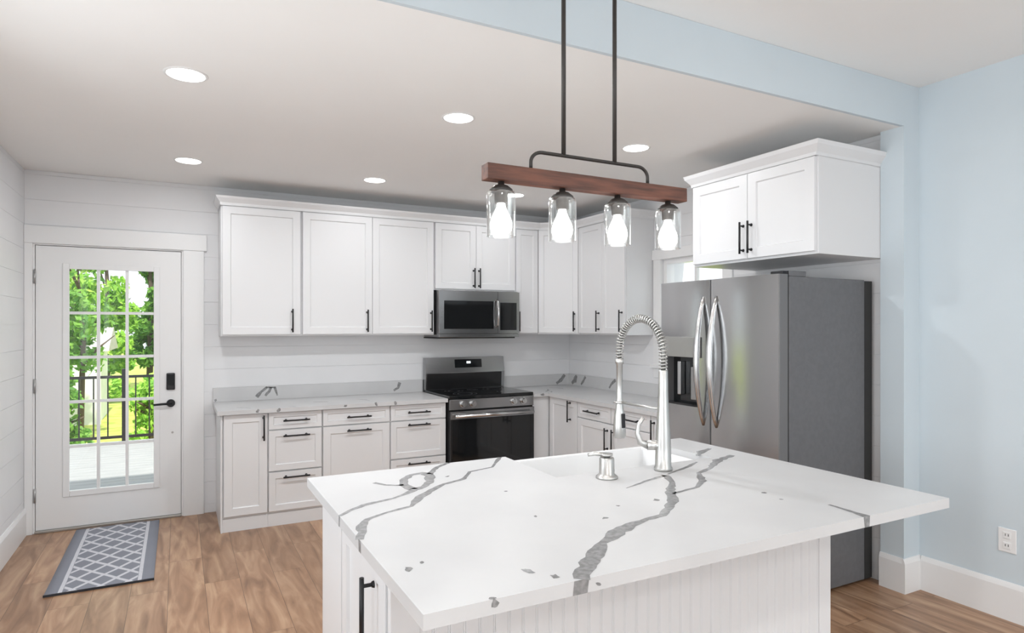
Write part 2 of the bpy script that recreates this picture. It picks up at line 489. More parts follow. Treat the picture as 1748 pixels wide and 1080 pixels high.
# ------------------------------------------------------------------ glazed door
d = thing('door_1', (-.44, D, .02), 'white glazed exterior door with fifteen panes onto the deck', 'door', None, 'structure')
gx0, gx1, gz0, gz1 = -.705, -.160, .275, 1.897
dx0, dx1, dz0, dz1 = -.899, .018, .020, 2.052
mb = MB(FB)
b0, b1 = -.047, -.003
mb.box(dx0, gx0, b0, b1, dz0, dz1).box(gx1, dx1, b0, b1, dz0, dz1).box(gx0, gx1, b0, b1, dz0, gz0).box(gx0, gx1, b0, b1, gz1, dz1)
mb.build('door_slab', M['trim'], d)
mb = MB(FB); e = .035                      # raised moulding round the lite
mb.box(gx0 - e, gx0 + .006, b1, b1 + .008, gz0 - e, gz1 + e).box(gx1 - .006, gx1 + e, b1, b1 + .008, gz0 - e, gz1 + e)
mb.box(gx0 + .006, gx1 - .006, b1, b1 + .008, gz0 - e, gz0 + .006).box(gx0 + .006, gx1 - .006, b1, b1 + .008, gz1 - .006, gz1 + e)
mb.build('lite_moulding', M['trim'], d, bevel=.003)
mb = MB(FB)
for k in (1, 2):
    x = gx0 + (gx1 - gx0) * k / 3; mb.box(x - .010, x + .010, -.034, -.006, gz0, gz1)
for k in (1, 2, 3, 4):
    z = gz0 + (gz1 - gz0) * k / 5
    for j in range(3):
        xa = gx0 + (gx1 - gx0) * j / 3 + (.010 if j else 0); xb = gx0 + (gx1 - gx0) * (j + 1) / 3 - (.010 if j < 2 else 0)
        mb.box(xa, xb, -.034, -.006, z - .010, z + .010)
mb.build('muntin_grid', M['trim'], d)
MB(FB).box(gx0, gx1, -.026, -.020, gz0, gz1).build('glass_pane', M['pane'], d)
for z in (1.83, 1.05, .27):
    MB().lathe((dx0 - .004, D - .006), [(.007, z - .05), (.007, z + .05)], 12).build('hinge', M['hinge'], d)
mb = MB(FB); mb.box(-.081, -.022, b1, b1 + .022, .985, 1.115)
kl = mb.build('keypad_lock', M['black'], d, bevel=.008)
kl['label'] = 'black keypad lock'
mb = MB(FB); mb.box(-.073, -.030, b1 + .022, b1 + .024, 1.02, 1.105); mb.build('keypad', M['blackglass'], kl)
mb = MB(FB); mb.disc_b(-.051, .882, b1, b1 + .012, .030); mb.disc_b(-.051, .882, b1 + .012, b1 + .05, .011)
mb.tube([(-.045, b1 + .052, .882), (-.10, b1 + .055, .882), (-.165, b1 + .052, .878)], [.010, .009, .008], 12)
mb.build('lever_handle', M['black'], d)['label'] = 'black lever handle'
MB(FB).disc_b(-.040, .655, b1, b1 + .006, .008).build('lock_cylinder', M['hinge'], d)

# ------------------------------------------------------------------ kitchen window (behind the fridge)
wn = thing('window_1', (XW, 3.66, 1.15), 'white framed window partly hidden behind the refrigerator', 'window', None, 'structure')
mb = MB(FR); a0, a1, z0, z1 = WH
mb.box(a0 - .09, a0, 0, .018, z0 - .0, z1).box(a1, a1 + .09, 0, .018, z0, z1)
mb.box(a0 - .11, a1 + .11, 0, .022, z1, z1 + .085)
mb.build('window_casing', M['trim'], wn, bevel=.002)
mb = MB(FR); mb.box(a0 - .11, a1 + .11, 0, .04, z0 - .025, z0).box(a0 - .09, a1 + .09, 0, .016, z0 - .11, z0 - .025)
mb.build('window_sill', M['trim'], wn, bevel=.002)
mb = MB(FR); t = .04
mb.box(a0, a0 + t, -.10, -.02, z0, z1).box(a1 - t, a1, -.10, -.02, z0, z1).box(a0 + t, a1 - t, -.10, -.02, z0, z0 + t).box(a0 + t, a1 - t, -.10, -.02, z1 - t, z1)
mb.build('window_frame', M['trim'], wn)
mb = MB(FR)
a = (a0 + a1) / 2; mb.box(a - .012, a + .012, -.075, -.045, z0 + t, z1 - t)
mb.box(a0 + t, a - .012, -.075, -.045, 1.57, 1.60).box(a + .012, a1 - t, -.075, -.045, 1.57, 1.60)
mb.build('muntin_grid', M['trim'], wn)
MB(FR).box(a0 + t, a1 - t, -.063, -.057, z0 + t, z1 - t).build('glass_pane', M['pane'], wn)

# ------------------------------------------------------------------ cabinet kit
def pull(f, a, z, b, length, vertical, parent):
    """black bar pull on two flared posts; b = surface it stands on"""
    mb = MB(f); h = length / 2; st = .032
    ends = [(a, z - h), (a, z + h)] if vertical else [(a - h, z), (a + h, z)]
    mb.tube([(p, b + st, q) for p, q in ends], .0062, 10)
    for s in (-1, 1):
        p, q = (a, z + s * (h - .022)) if vertical else (a + s * (h - .022), z)
        mb.disc_b(p, q, b, b + .006, .0095, .0075, 12); mb.disc_b(p, q, b + .006, b + st, .0050, .0050, 10)
    return mb.build('handle', M['black'], parent)


def door(f, a0, a1, z0, z1, b, root, hnd=None, vertical=True, hl=.18, rail=.055, name='door'):
    o = MB(f).shaker(a0 + .0015, a1 - .0015, z0, z1, b, rail=rail).build(name, M['white'], root)
    if hnd: pull(f, hnd[0], hnd[1], b + .02, hl, vertical, o)
    return o


def drawer(f, a0, a1, z0, z1, b, root, hnd, hl=.19):
    return door(f, a0, a1, z0, z1, b, root, hnd, False, hl, .045 if z1 - z0 > .16 else .032, 'drawer')


BF = .61            # base door face stands this far off the wall (carcass at .59)
def base_cab(f, a0, a1, label, depth=.595, wing=True):
    p = f((a0 + a1) / 2, depth / 2, 0)
    r = thing('base_cabinet', p, label, 'cabinet')
    MB(f).box(a0 + .0005, a1 - .0005, .002, depth, .095, .842).build('body', M['white'], r)
    MB(f).box(a0 + .0005, a1 - .0005, .05, depth + .004, 0, .094).build('toe_kick', M['white'], r)
    return r


fb = depth = .595 + .001
bfz = .596
c = base_cab(FB, .278, .583, 'narrow white base cabinet with one full-height door at the left end of the counter')
MB(FB).box(.266, .2775, .002, .612, 0, .842).build('end_panel', M['white'], c, bevel=.001)
door(FB, .285, .580, .112, .838, bfz, c, (.553, .735), True, .185)
c = base_cab(FB, .583, .973, 'white three-drawer base cabinet beside the narrow door cabinet at the left end')
for z0, z1, hz in ((.715, .838, .778), (.408, .706, .665), (.112, .398, .36)): drawer(FB, .587, .969, z0, z1, bfz, c, (.781, hz))
c = base_cab(FB, .973, 1.503, 'wide white base cabinet with a drawer over a pull-out door between two drawer cabinets')
drawer(FB, .977, 1.499, .715, .838, bfz, c, (1.249, .772))
door(FB, .977, 1.499, .112, .706, bfz, c, (1.249, .667), False, .19)
c = base_cab(FB, 1.503, 1.984, 'white three-drawer base cabinet touching the left side of the range')
for z0, z1, hz in ((.715, .838, .776), (.408, .706, .675), (.112, .398, .36)): drawer(FB, 1.507, 1.980, z0, z1, bfz, c, (1.738, hz))
# corner base: filler on the back run + door on the right run
FK = Frame((XW, D), (0, -1))           # right run: a from the back corner towards the camera
c = thing('base_cabinet', (3.2, 5.2, 0), 'white corner base cabinet right of the range with a plain filler and one upright handle', 'cabinet')
mb = MB(); mb.prism([(2.806, D - .002), (2.806, 4.985), (3.005, 4.985), (3.005, 4.50), (XW - .002, 4.50), (XW - .002, D - .002)], .095, .842)
mb.build('body', M['white'], c)
MB().prism([(2.806, D - .05), (2.806, 4.981), (3.001, 4.981), (3.001, 4.50), (XW - .05, 4.50), (XW - .05, D - .05)], 0, .094).build('toe_kick', M['white'], c)
MB(FB).box(2.81, 2.984, .596, .612, .112, .838).build('filler_panel', M['white'], c, bevel=.001)
door(FK, D - 4.955, D - 4.505, .112, .838, .596, c, (D - 4.61, .745), True, .185)
c = base_cab(FK, D - 4.50, D - 3.56, 'white base cabinet on the right run with two drawers over a pair of doors')
for y0, y1, hy in ((4.50, 4.03, 4.27), (4.03, 3.56, 3.78)):
    drawer(FK, D - y0 + .002, D - y1 - .002, .715, .838, .596, c, (D - hy, .778), .20)
door(FK, D - 4.498, D - 4.03, .112, .706, .596, c, (D - 4.075, .585), True, .185)
door(FK, D - 4.03, D - 3.562, .112, .706, .596, c, (D - 3.985, .585), True, .185)
c = base_cab(FK, D - 3.56, D - 3.255, 'narrow white base cabinet close behind the left side of the refrigerator')
door(FK, D - 3.558, D - 3.26, .112, .838, .596, c, (D - 3.52, .72), True, .185)

# ------------------------------------------------------------------ countertops
def vein_poly(mb, pts, widths, z, f=None, jag=.25, mi=1):
    """jagged vein of changing width laid on a plane: pts (a,b), f maps (a,b)->local triple"""
    f = f or (lambda a, b: (a, b, z))
    P = []; n = len(pts); Wd = widths if isinstance(widths, (list, tuple)) else [widths] * n
    for i in range(n - 1):
        k = max(2, int(math.hypot(pts[i + 1][0] - pts[i][0], pts[i + 1][1] - pts[i][1]) / .02))
        for j in range(k):
            t = j / k
            P.append((pts[i][0] * (1 - t) + pts[i + 1][0] * t, pts[i][1] * (1 - t) + pts[i + 1][1] * t, Wd[i] * (1 - t) + Wd[i + 1] * t))
    P.append((pts[-1][0], pts[-1][1], Wd[-1]))
    Lf, Rt = [], []
    for i, (x, y, wd) in enumerate(P):
        a = P[max(0, i - 1)]; b = P[min(len(P) - 1, i + 1)]
        dx, dy = b[0] - a[0], b[1] - a[1]; l = math.hypot(dx, dy) or 1
        nx, ny = -dy / l, dx / l
        ends = i in (0, len(P) - 1)
        w1 = wd / 2 * (1 + (0 if ends else random.uniform(-jag, jag))); w2 = wd / 2 * (1 + (0 if ends else random.uniform(-jag, jag)))
        Lf.append(f(x + nx * w1, y + ny * w1)); Rt.append(f(x - nx * w2, y - ny * w2))
    m = len(P)
    mb.add(Lf + Rt, [(i, i + 1, m + i + 1, m + i) for i in range(m - 1)], mi)


def blob(mb, x, y, r, z, f=None, mi=1, n=9, sx=1.5):
    f = f or (lambda a, b: (a, b, z))
    an = random.uniform(0, 3); v = []
    for j in range(n):
        t = 2 * math.pi * j / n; q = r * random.uniform(.55, 1.25)
        a, b = q * math.cos(t) * sx, q * math.sin(t)
        v.append(f(x + a * math.cos(an) - b * math.sin(an), y + a * math.sin(an) + b * math.cos(an)))
    mb.add(v, [tuple(range(n))], mi)


ZT = .874
ct = thing('countertop', (1.1, 5.25, ZT), 'white quartz counter with dark veins left of the range', 'countertop')
mb = MB(); mb.box(.243, 1.986, 4.93, D - .001, ZT - .030, ZT)
f = lambda a, z: (a, 4.9294, z)
for a, r in ((.509, .013), (.654, .013), (1.14, .011), (1.378, .013), (1.535, .012)): blob(mb, a, ZT - .012, r, 0, f)
g = lambda a, b: (a, b, ZT + .0004)
for p, q, wd in (((.38, 5.10), (.47, 5.02), .012), ((.95, 5.22), (1.06, 5.16), .008), ((1.30, 5.25), (1.37, 5.08), .007), ((.70, 5.03), (.78, 4.97), .007)):
    vein_poly(mb, [p, ((p[0] + q[0]) / 2 + .02, (p[1] + q[1]) / 2), q], [wd * .5, wd, wd * .4], 0, g, .5)
mb.build('slab', [M['quartz'], M['vein']], ct)
mb = MB(); mb.box(.243, 1.986, D - .021, D - .001, ZT + .0005, .985)
f = lambda a, z: (a, D - .0216, z)
for pts, wd in (([(.565, .899), (.60, .94), (.645, .976)], [.03, .02, .018]), ([(.632, .905), (.662, .94), (.676, .976)], [.018, .024, .02]),
                ([(.64, .974), (.71, .972)], [.014, .012]), ([(.725, .903), (.715, .94), (.704, .974)], [.010, .016, .02]),
                ([(1.715, .897), (1.755, .92), (1.772, .968)], [.02, .02, .028])): vein_poly(mb, pts, wd, 0, f, .25)
blob(mb, .262, .888, .012, 0, f)
mb.build('backsplash', [M['quartz'], M['vein']], ct)

cr = thing('countertop', (3.2, 4.6, ZT), 'L-shaped white quartz counter right of the range running to the refrigerator', 'countertop')
mb = MB(); mb.prism([(2.803, D - .001), (2.803, 4.93), (2.955, 4.93), (2.955, 3.25), (XW - .001, 3.25), (XW - .001, D - .001)], ZT - .030, ZT)
blob(mb, 2.90, ZT - .012, .016, 0, lambda a, z: (a, 4.9294, z))
blob(mb, 3.90, ZT - .014, .016, 0, lambda a, z: (2.9544, a, z))
for p, q, wd in (((3.0, 5.05), (3.12, 5.22), .02), ((2.98, 4.98), (3.05, 5.03), .014), ((3.22, 5.35), (3.30, 5.22), .018),
                 ((3.02, 4.05), (3.12, 4.12), .028), ((3.12, 4.12), (3.20, 3.98), .016), ((3.36, 3.95), (3.45, 3.86), .014)):
    vein_poly(mb, [p, ((p[0] + q[0]) / 2 + .015, (p[1] + q[1]) / 2 - .01), q], [wd * .5, wd, wd * .4], 0, g, .5)
mb.build('slab', [M['quartz'], M['vein']], cr)
mb = MB(); mb.prism([(2.803, D - .001), (2.803, D - .021), (XW - .021, D - .021), (XW - .021, 3.25), (XW - .001, 3.25), (XW - .001, D - .001)], ZT + .0005, .985)
f = lambda a, z: (a, D - .0216, z)
vein_poly(mb, [(3.43, .89), (3.48, .92), (3.53, .975)], [.03, .035, .03], 0, f)
f = lambda a, z: (XW - .0216, a, z)
vein_poly(mb, [(5.50, .89), (5.44, .93), (5.41, .975)], [.03, .06, .03], 0, f)
vein_poly(mb, [(5.33, .89), (5.29, .93), (5.25, .975)], [.02, .03, .03], 0, f)
vein_poly(mb, [(4.86, .895), (4.82, .94), (4.76, .978)], [.02, .025, .03], 0, f)
mb.build('backsplash', [M['quartz'], M['vein']], cr)

# ------------------------------------------------------------------ wall cabinets
ZU0, ZU1, ZUD = 1.40, 2.40, 2.385
def wall_cab(f, a0, a1, label, z0=ZU0, depth=.308):
    r = thing('wall_cabinet', f((a0 + a1) / 2, depth / 2, z0), label, 'cabinet')
    MB(f).box(a0 + .0005, a1 - .0005, .002, depth, z0, ZU1).build('body', M['white'], r, bevel=.001)
    return r


UB = .309
c = wall_cab(FB, .283, .868, 'white wall cabinet with one door at the far left of the row')
door(FB, .293, .860, ZU0 + .012, ZUD, UB, c, (.797, 1.52), True, .185)
c = wall_cab(FB, .868, 1.989, 'widest white wall cabinet, two doors, left of the microwave')
door(FB, .876, 1.438, ZU0 + .012, ZUD, UB, c, (1.393, 1.52), True, .185)
door(FB, 1.438, 1.982, ZU0 + .012, ZUD, UB, c, (1.955, 1.52), True, .185)
c = wall_cab(FB, 1.989, 2.792, 'short white wall cabinet with two doors directly above the microwave', 1.795)
door(FB, 1.996, 2.389, 1.807, ZUD, UB, c, (2.362, 1.908), True, .18)
door(FB, 2.389, 2.786, 1.807, ZUD, UB, c, (2.416, 1.908), True, .18)
c = wall_cab(FB, 2.792, 3.045, 'narrow white wall cabinet just right of the microwave')
door(FB, 2.798, 3.036, ZU0 + .012, ZUD, UB, c, (2.82, 1.52), True, .185, .05)
# diagonal corner
pA, pB = (3.045, D - .308), (3.310, 4.955)
c = thing('wall_cabinet', (3.32, 5.3, ZU0), 'white diagonal corner wall cabinet with a single handle by its right edge', 'cabinet')
MB().prism([(3.0455, D - .002), pA, pB, (XW - .002, 4.955), (XW - .002, D - .002)], ZU0, ZU1).build('body', M['white'], c)
FD = Frame(pA, (pB[0] - pA[0], pB[1] - pA[1])); dl = math.hypot(pB[0] - pA[0], pB[1] - pA[1])
door(FD, .012, dl - .008, ZU0 + .012, ZUD, .001, c, (dl - .045, 1.52), True, .185, .05)
FU = Frame((XW, 4.955), (0, -1))
c = wall_cab(FU, .0, .705, 'white wall cabinet with two doors on the right run near the window', depth=.289)
door(FU, .006, .375, ZU0 + .012, ZUD, .29, c, (.335, 1.52), True, .185, .05)
door(FU, .375, .700, ZU0 + .012, ZUD, .29, c, (.665, 1.52), True, .185, .05)
# one continuous crown along the whole run
cw = thing('crown_moulding', (1.6, 5.2, ZU1), 'white crown moulding along the tops of the wall cabinets', 'moulding')
mb = MB()
def crown_path(off): return [(.283 - off, D - .002), (.283 - off, D - .329 - off), (3.053 - off * .42, D - .329 - off), (3.29 - off, 4.955 + off * .2), (3.29 - off, 4.25 - off), (XW - .003, 4.25 - off)]
prof = [(.004, ZU1 - .012), (.006, ZU1 + .010), (.030, ZU1 + .040), (.036, ZU1 + .055), (.0, ZU1 + .055), (-.012, ZU1 + .004), (-.012, ZU1 - .0)]
rings = [[(x, y, z) for x, y in crown_path(o)] for o, z in prof[:5]]
v = [p for r in rings for p in r]; k = 6; fc = []
for i in range(4):
    for j in range(k - 1): fc.append((i * k + j, i * k + j + 1, (i + 1) * k + j + 1, (i + 1) * k + j))
for j in range(k - 1): fc.append((4 * k + j, 4 * k + j + 1, j + 1, j))
fc += [(0, 6, 12, 18, 24), (29, 23, 17, 11, 5)]
mb.add(v, fc); mb.build('moulding', M['white'], cw)

# ------------------------------------------------------------------ over-fridge cabinet
FO = Frame((XW, 3.17), (0, -1))
c = thing('wall_cabinet', FO(.46, .3, 1.86), 'deep white two-door cabinet hung over the refrigerator', 'cabinet')
wd = .925
MB(FO).box(0, wd, .002, .575, 1.865, ZU1).build('body', M['white'], c, bevel=.0015)
door(FO, .008, wd / 2, 1.880, ZUD, .576, c, (wd / 2 - .030, 2.003), True, .19, .06)
door(FO, wd / 2, wd - .010, 1.880, ZUD, .576, c, (wd / 2 + .030, 2.003), True, .19, .06)
mb = MB(FO)
def cp(off): return [(-off, .002), (-off, .594 + off), (wd + off, .594 + off), (wd + off, .002)]
rings = [[(x, y, z) for x, y in cp(o)] for o, z in ((.003, 2.387), (.006, 2.405), (.034, 2.440), (.040, 2.462), (.0, 2.462))]
v = [p for r in rings for p in r]; k = 4; fc = []
for i in range(4):
    for j in range(k - 1): fc.append((i * k + j, i * k + j + 1, (i + 1) * k + j + 1, (i + 1) * k + j))
for j in range(k - 1): fc.append((4 * k + j, 4 * k + j + 1, j + 1, j))
fc += [(0, 4, 8, 12, 16), (19, 15, 11, 7, 3)]
mb.add(v, fc); mb.build('crown', M['white'], c)

# ------------------------------------------------------------------ microwave
mw = thing('microwave', (2.39, 5.37, 1.38), 'dark stainless microwave hung over the range', 'microwave')
FM = Frame((0, 5.20), (1, 0))
x0, x1, z0, z1 = 2.003, 2.788, 1.378, 1.792
MB(FM).box(x0, x1, -.365, 0, z0, z1).build('body', M['steelx'], mw, bevel=.003)
dz0, dz1, da1 = z0 + .035, z1 - .006, 2.565
mb = MB(FM); wx0, wx1, wz0, wz1 = 2.045, 2.525, 1.452, 1.700
b0, b1 = .001, .032
mb.box(x0, wx0, b0, b1, dz0, dz1).box(wx1, da1, b0, b1, dz0, dz1).box(wx0, wx1, b0, b1, dz0, wz0).box(wx0, wx1, b0, b1, wz1, dz1)
dr = mb.build('door', M['steelx'], mw)
MB(FM).box(wx0, wx1, b0, b1 - .004, wz0, wz1).build('door_window', M['blackglass'], dr)
mb = MB(FM); mb.tube([(2.553, b1, 1.470), (2.553, b1 + .03, 1.485), (2.553, b1 + .045, 1.59), (2.553, b1 + .03, 1.695), (2.553, b1, 1.710)], .009, 12)
mb.build('handle', M['steelbright'], dr)
cp_ = MB(FM).box(da1 + .003, x1, b0, b1, dz0, dz1).build('control_panel', M['steelx'], mw)
MB(FM).box(da1 + .025, x1 - .03, b1, b1 + .0015, 1.44, 1.69).build('touchpad', M['blackglass'], cp_)
MB(FM).box(x0, x1, .001, .022, z0, dz0 - .004).build('vent_grille', M['steelx'], mw, bevel=.003)
MB(FM).box(x0 - .004, x1 - .03, -.36, .0, z0 - .012, z0 - .001).build('underside', M['dark'], mw)

# ------------------------------------------------------------------ range
rg = thing('range', (2.393, 5.25, 0), 'black and stainless electric range between the two counters', 'range')
FG = Frame((0, 4.94), (1, 0)); x0, x1 = 1.995, 2.797
MB(FG).box(x0, x1, -.60, 0, .03, .862).build('body', M['blackenamel'], rg)
tp = MB(FG).box(x0 - .001, x1 + .001, -.62, .016, .863, .892).build('cooktop', M['blackglass'], rg, bevel=.004)
mb = MB()
for bx, by, r in ((2.20, 5.07, .105), (2.60, 5.07, .085), (2.20, 5.32, .085), (2.60, 5.32, .105), (2.40, 5.36, .05)):
    for q in (r, r * .62):
        n = 40
        v = [(bx + k * math.cos(2 * math.pi * j / n), by + k * math.sin(2 * math.pi * j / n), .8925) for k in (q, q - .004) for j in range(n)]
        mb.add(v, [(j, (j + 1) % n, n + (j + 1) % n, n + j) for j in range(n)])
mb.build('burner_ring', mat('burner_print', (.10, .10, .10), .3), tp)
bgd = MB(FG).prism([(0, 0)] * 3, 0, 0)
mb = MB(FG)
prof = [(-.625, .893), (-.560, .893), (-.552, 1.045), (-.575, 1.185), (-.625, 1.185)]
v = [(a, b, z) for a in (x0, x1) for b, z in prof]; n = 5
mb.add(v, [tuple(range(n)), tuple(range(n, 2 * n))[::-1]] + [(i, (i + 1) % n, (i + 1) % n + n, i + n) for i in range(n)])
bk = mb.build('backguard', M['steelx'], rg)
lerp = lambda z: -.552 + (-.023) * (z - 1.045) / .14
mb = MB(FG)
mb.add([(x0 + .012, -.5594 , .895), (x1 - .03, -.5594, .895), (x1 - .03, -.5512, 1.040), (x0 + .012, -.5512, 1.040)], [(0, 1, 2, 3)])
mb.build('black_panel', M['blackenamel'], bk)
mb = MB(FG); q0, q1 = 1.088, 1.165
mb.add([(2.285, lerp(q0) + .0015, q0), (2.560, lerp(q0) + .0015, q0), (2.560, lerp(q1) + .0015, q1), (2.285, lerp(q1) + .0015, q1)], [(0, 1, 2, 3)])
dp = mb.build('display', M['blackglass'], bk)
mb = MB(FG); q0, q1 = 1.126, 1.146
mb.add([(2.405, lerp(q0) + .0025, q0), (2.445, lerp(q0) + .0025, q0), (2.445, lerp(q1) + .0025, q1), (2.405, lerp(q1) + .0025, q1)], [(0, 1, 2, 3)])
mb.build('clock_digits', M['clock'], dp)
mb = MB(FG); mb.box(x0, x1, .001, .022, .775, .862)
pn = mb.build('knob_panel', M['steelx'], rg, bevel=.003)
for a in (2.115, 2.205, 2.595, 2.690):
    mb = MB(FG); mb.disc_b(a, .822, .0222, .030, .030); mb.disc_b(a, .822, .030, .058, .024, .020)
    mb.box(a - .004, a + .004, .058, .064, .803, .841)
    mb.build('knob', M['steelbright'], pn)
mb = MB(FG); wx0, wx1, wz0, wz1 = x0 + .06, x1 - .13, .36, .655
mb = MB(FG); mb.box(x0 + .002, x1 - .002, .001, .034, .245, .765)
od = mb.build('oven_door', M['blackenamel'], rg, bevel=.004)
MB(FG).box(x0 + .02, x1 - .02, .0345, .038, .30, .695).build('oven_window', M['blackglass'], od)
mb = MB(FG)
mb.box(x0 + .004, x1 - .004, .0345, .0385, .70, .764)
mb.build('door_trim', M['steelx'], od)
mb = MB(FG); mb.tube([(x0 + .03, .078, .728), (x1 - .03, .078, .728)], .0135, 14)
for a in (x0 + .06, x1 - .06): mb.box(a - .012, a + .012, .0386, .072, .718, .738)
mb.build('handle', M['steelbright'], od)
MB(FG).box(x0 + .002, x1 - .002, .001, .03, .05, .238).build('storage_drawer', M['steelx'], rg, bevel=.003)
MB(FG).box(x0 + .03, x1 - .03, -.55, -.04, 0, .03).build('base', M['dark'], rg)

# ------------------------------------------------------------------ refrigerator
fr = thing('refrigerator', (3.2, 2.76, 0), 'tall dark stainless side-by-side refrigerator with an ice dispenser', 'refrigerator')
FF = Frame((2.853, 3.222), (0, -1)); W = .922          # a: 0 left .. W right, b outward (-x)
MB(FF).box(0, W, -.645, -.011, .02, 1.742).build('body', M['fridgeside'], fr, bevel=.004)
MB(FF).box(.004, W - .0015, -.715, -.6455, .02, 1.736).build('back_panel', M['dark'], fr)
MB(FF).box(.004, W - .004, -.0105, 0, .03, 1.735).build('door_gasket', M['dark'], fr)
MB(FF).box(.0, W, -.02, .02, .0, .055).build('kick_grille', M['dark'], fr)
gap = .434
def rdoor(mb, a0, a1, z0, z1, hole=None):
    """gently bowed door: sides in the edge material, bowed front in stainless"""
    t = .066; r = .004; sag = .0105
    fb_ = lambda a: t + sag * (1 - (2 * (a - a0) / (a1 - a0) - 1) ** 2)
    def slab(p, q, s0, s1):
        k = 14
        front = [(p + r + (q - p - 2 * r) * m / k) for m in range(k + 1)]
        pr = [(p, .001), (q, .001), (q, fb_(q) - r)] + [(a, fb_(a)) for a in front[::-1]] + [(p, fb_(p) - r)]
        n = len(pr); vv = [(a, b, z) for z in (s0, s1) for a, b in pr]
        mb.add(vv, [tuple(range(n)), tuple(range(n, 2 * n))[::-1]], 1)
        mb.add(vv, [(m, (m + 1) % n, (m + 1) % n + n, m + n) for m in (0, 1, 2, n - 2, n - 1)], 1)
        mb.add(vv, [(m, m + 1, m + 1 + n, m + n) for m in range(3, n - 2)], 0, True)
    if not hole: slab(a0, a1, z0, z1)
    else:
        h0, h1, hz0, hz1 = hole
        slab(a0, a1, z0, hz0); slab(a0, a1, hz1, z1); slab(a0, h0, hz0, hz1); slab(h1, a1, hz0, hz1)
HZ = (.06, .345, .985, 1.285)
mb = MB(FF); rdoor(mb, .0, gap - .003, .06, 1.752, HZ)
fd = mb.build('freezer_door', [M['steel'], M['fridgeedge']], fr)
mb = MB(FF); rdoor(mb, gap + .003, W, .06, 1.752)
rd = mb.build('fridge_door', [M['steel'], M['fridgeedge']], fr)
# dispenser
mb = MB(FF); mb.box(HZ[0], HZ[1], .001, .010, HZ[2], HZ[3]); mb.box(HZ[0], HZ[1], .010, .066, HZ[2], HZ[2] + .012)
ds = mb.build('dispenser_recess', M['blackglass'], fd)
mb = MB(FF); mb.box(HZ[0] - .02, HZ[1] + .02, .074, .082, HZ[3] + .0, HZ[3] + .125)
mb.build('dispenser_panel', mat('dispenser_grey', (.36, .36, .35), .35, .6), fd, bevel=.002)
mb = MB(FF)
mb.box(.135, .165, .012, .050, HZ[2] + .06, HZ[3] - .03)
mb.build('ice_paddle', M['steelbright'], ds, bevel=.004)
mb = MB(FF); mb.box(.265, .335, .030, .060, HZ[2] + .04, HZ[3] - .06)
mb.build('water_paddle', mat('paddle_grey', (.30, .30, .30), .4, .5), ds, bevel=.004)
for a, dd in ((gap - .052, fd), (gap + .052, rd)):
    pts = []; 
    for k in range(17):
        t = k / 16; z = .885 + t * .765; bow = math.sin(math.pi * t) ** .8
        pts.append((a, .066 + .062 * bow, z))
    mb = MB(FF); mb.tube(pts, [.010 + .008 * math.sin(math.pi * k / 16) for k in range(17)], 14)
    mb.build('handle', M['steelbright'], dd)
MB(FF).box(W - .09, W - .004, -.15, -.016, 1.7425, 1.772).build('hinge_cover', M['fridgeside'], fr, bevel=.003)
MB(FF).box(W - .085, W - .006, -.015, .032, 1.7525, 1.770).build('hinge', M['black'], fr, bevel=.003)

# ------------------------------------------------------------------ island
IX0, IX1, IY0, IY1, IZ = .411, 2.172, 1.146, 2.372, .930
PX0, PX1, PY0, PY1 = .445, 2.045, 1.470, 2.270
il = thing('kitchen_island', (1.25, 1.87, 0), 'white kitchen island base with a grooved beadboard front', 'island')
mb = MB(); mb.box(PX0 + .022, PX1 - .002, PY0 + .022, PY1, .0, IZ - .032).build('body', M['white'], il)
# beadboard: grooved profile
mb = MB(); pr = []; x = PX0 + .075; pitch = .0415
xe = PX1 - .06
n = int((xe - x) / pitch); pitch = (xe - x) / n
for i in range(n):
    g0 = x + i * pitch
    pr += [(g0, PY0 + .004), (g0 + pitch - .011, PY0 + .004), (g0 + pitch - .008, PY0 + .0065), (g0 + pitch - .0055, PY0 + .0035), (g0 + pitch - .0025, PY0 + .0065)]
pr.append((xe, PY0 + .004))
poly = pr + [(xe, PY0 + .0215), (x, PY0 + .0215)]
k = len(pr)
v = [(a, b, z) for z in (.0, IZ - .032) for a, b in pr]
mb.add(v, [(i, i + 1, k + i + 1, k + i) for i in range(k - 1)])
mb.build('beadboard_panel', M['white'], il, recalc=False)
MB().box(PX0, PX0 + .0745, PY0, PY0 + .0215, 0, IZ - .032).build('corner_stile', M['white'], il, bevel=.002)
MB().box(PX1 - .0595, PX1, PY0, PY0 + .0215, 0, IZ - .032).build('corner_stile', M['white'], il, bevel=.002)
MB().box(PX0, PX0 + .0215, 1.985, PY1, 0, IZ - .032).build('side_panel', M['white'], il, bevel=.002)
MB().box(PX0, PX0 + .0215, PY0 + .0225, 1.984, 0, .095).build('toe_kick', M['white'], il)
FI = Frame((PX0 + .0215, PY1), (0, -1))
door(FI, PY1 - 1.98, PY1 - 1.515, .105, IZ - .045, .0005, il, (PY1 - 1.615, .735), True, .20, .06)
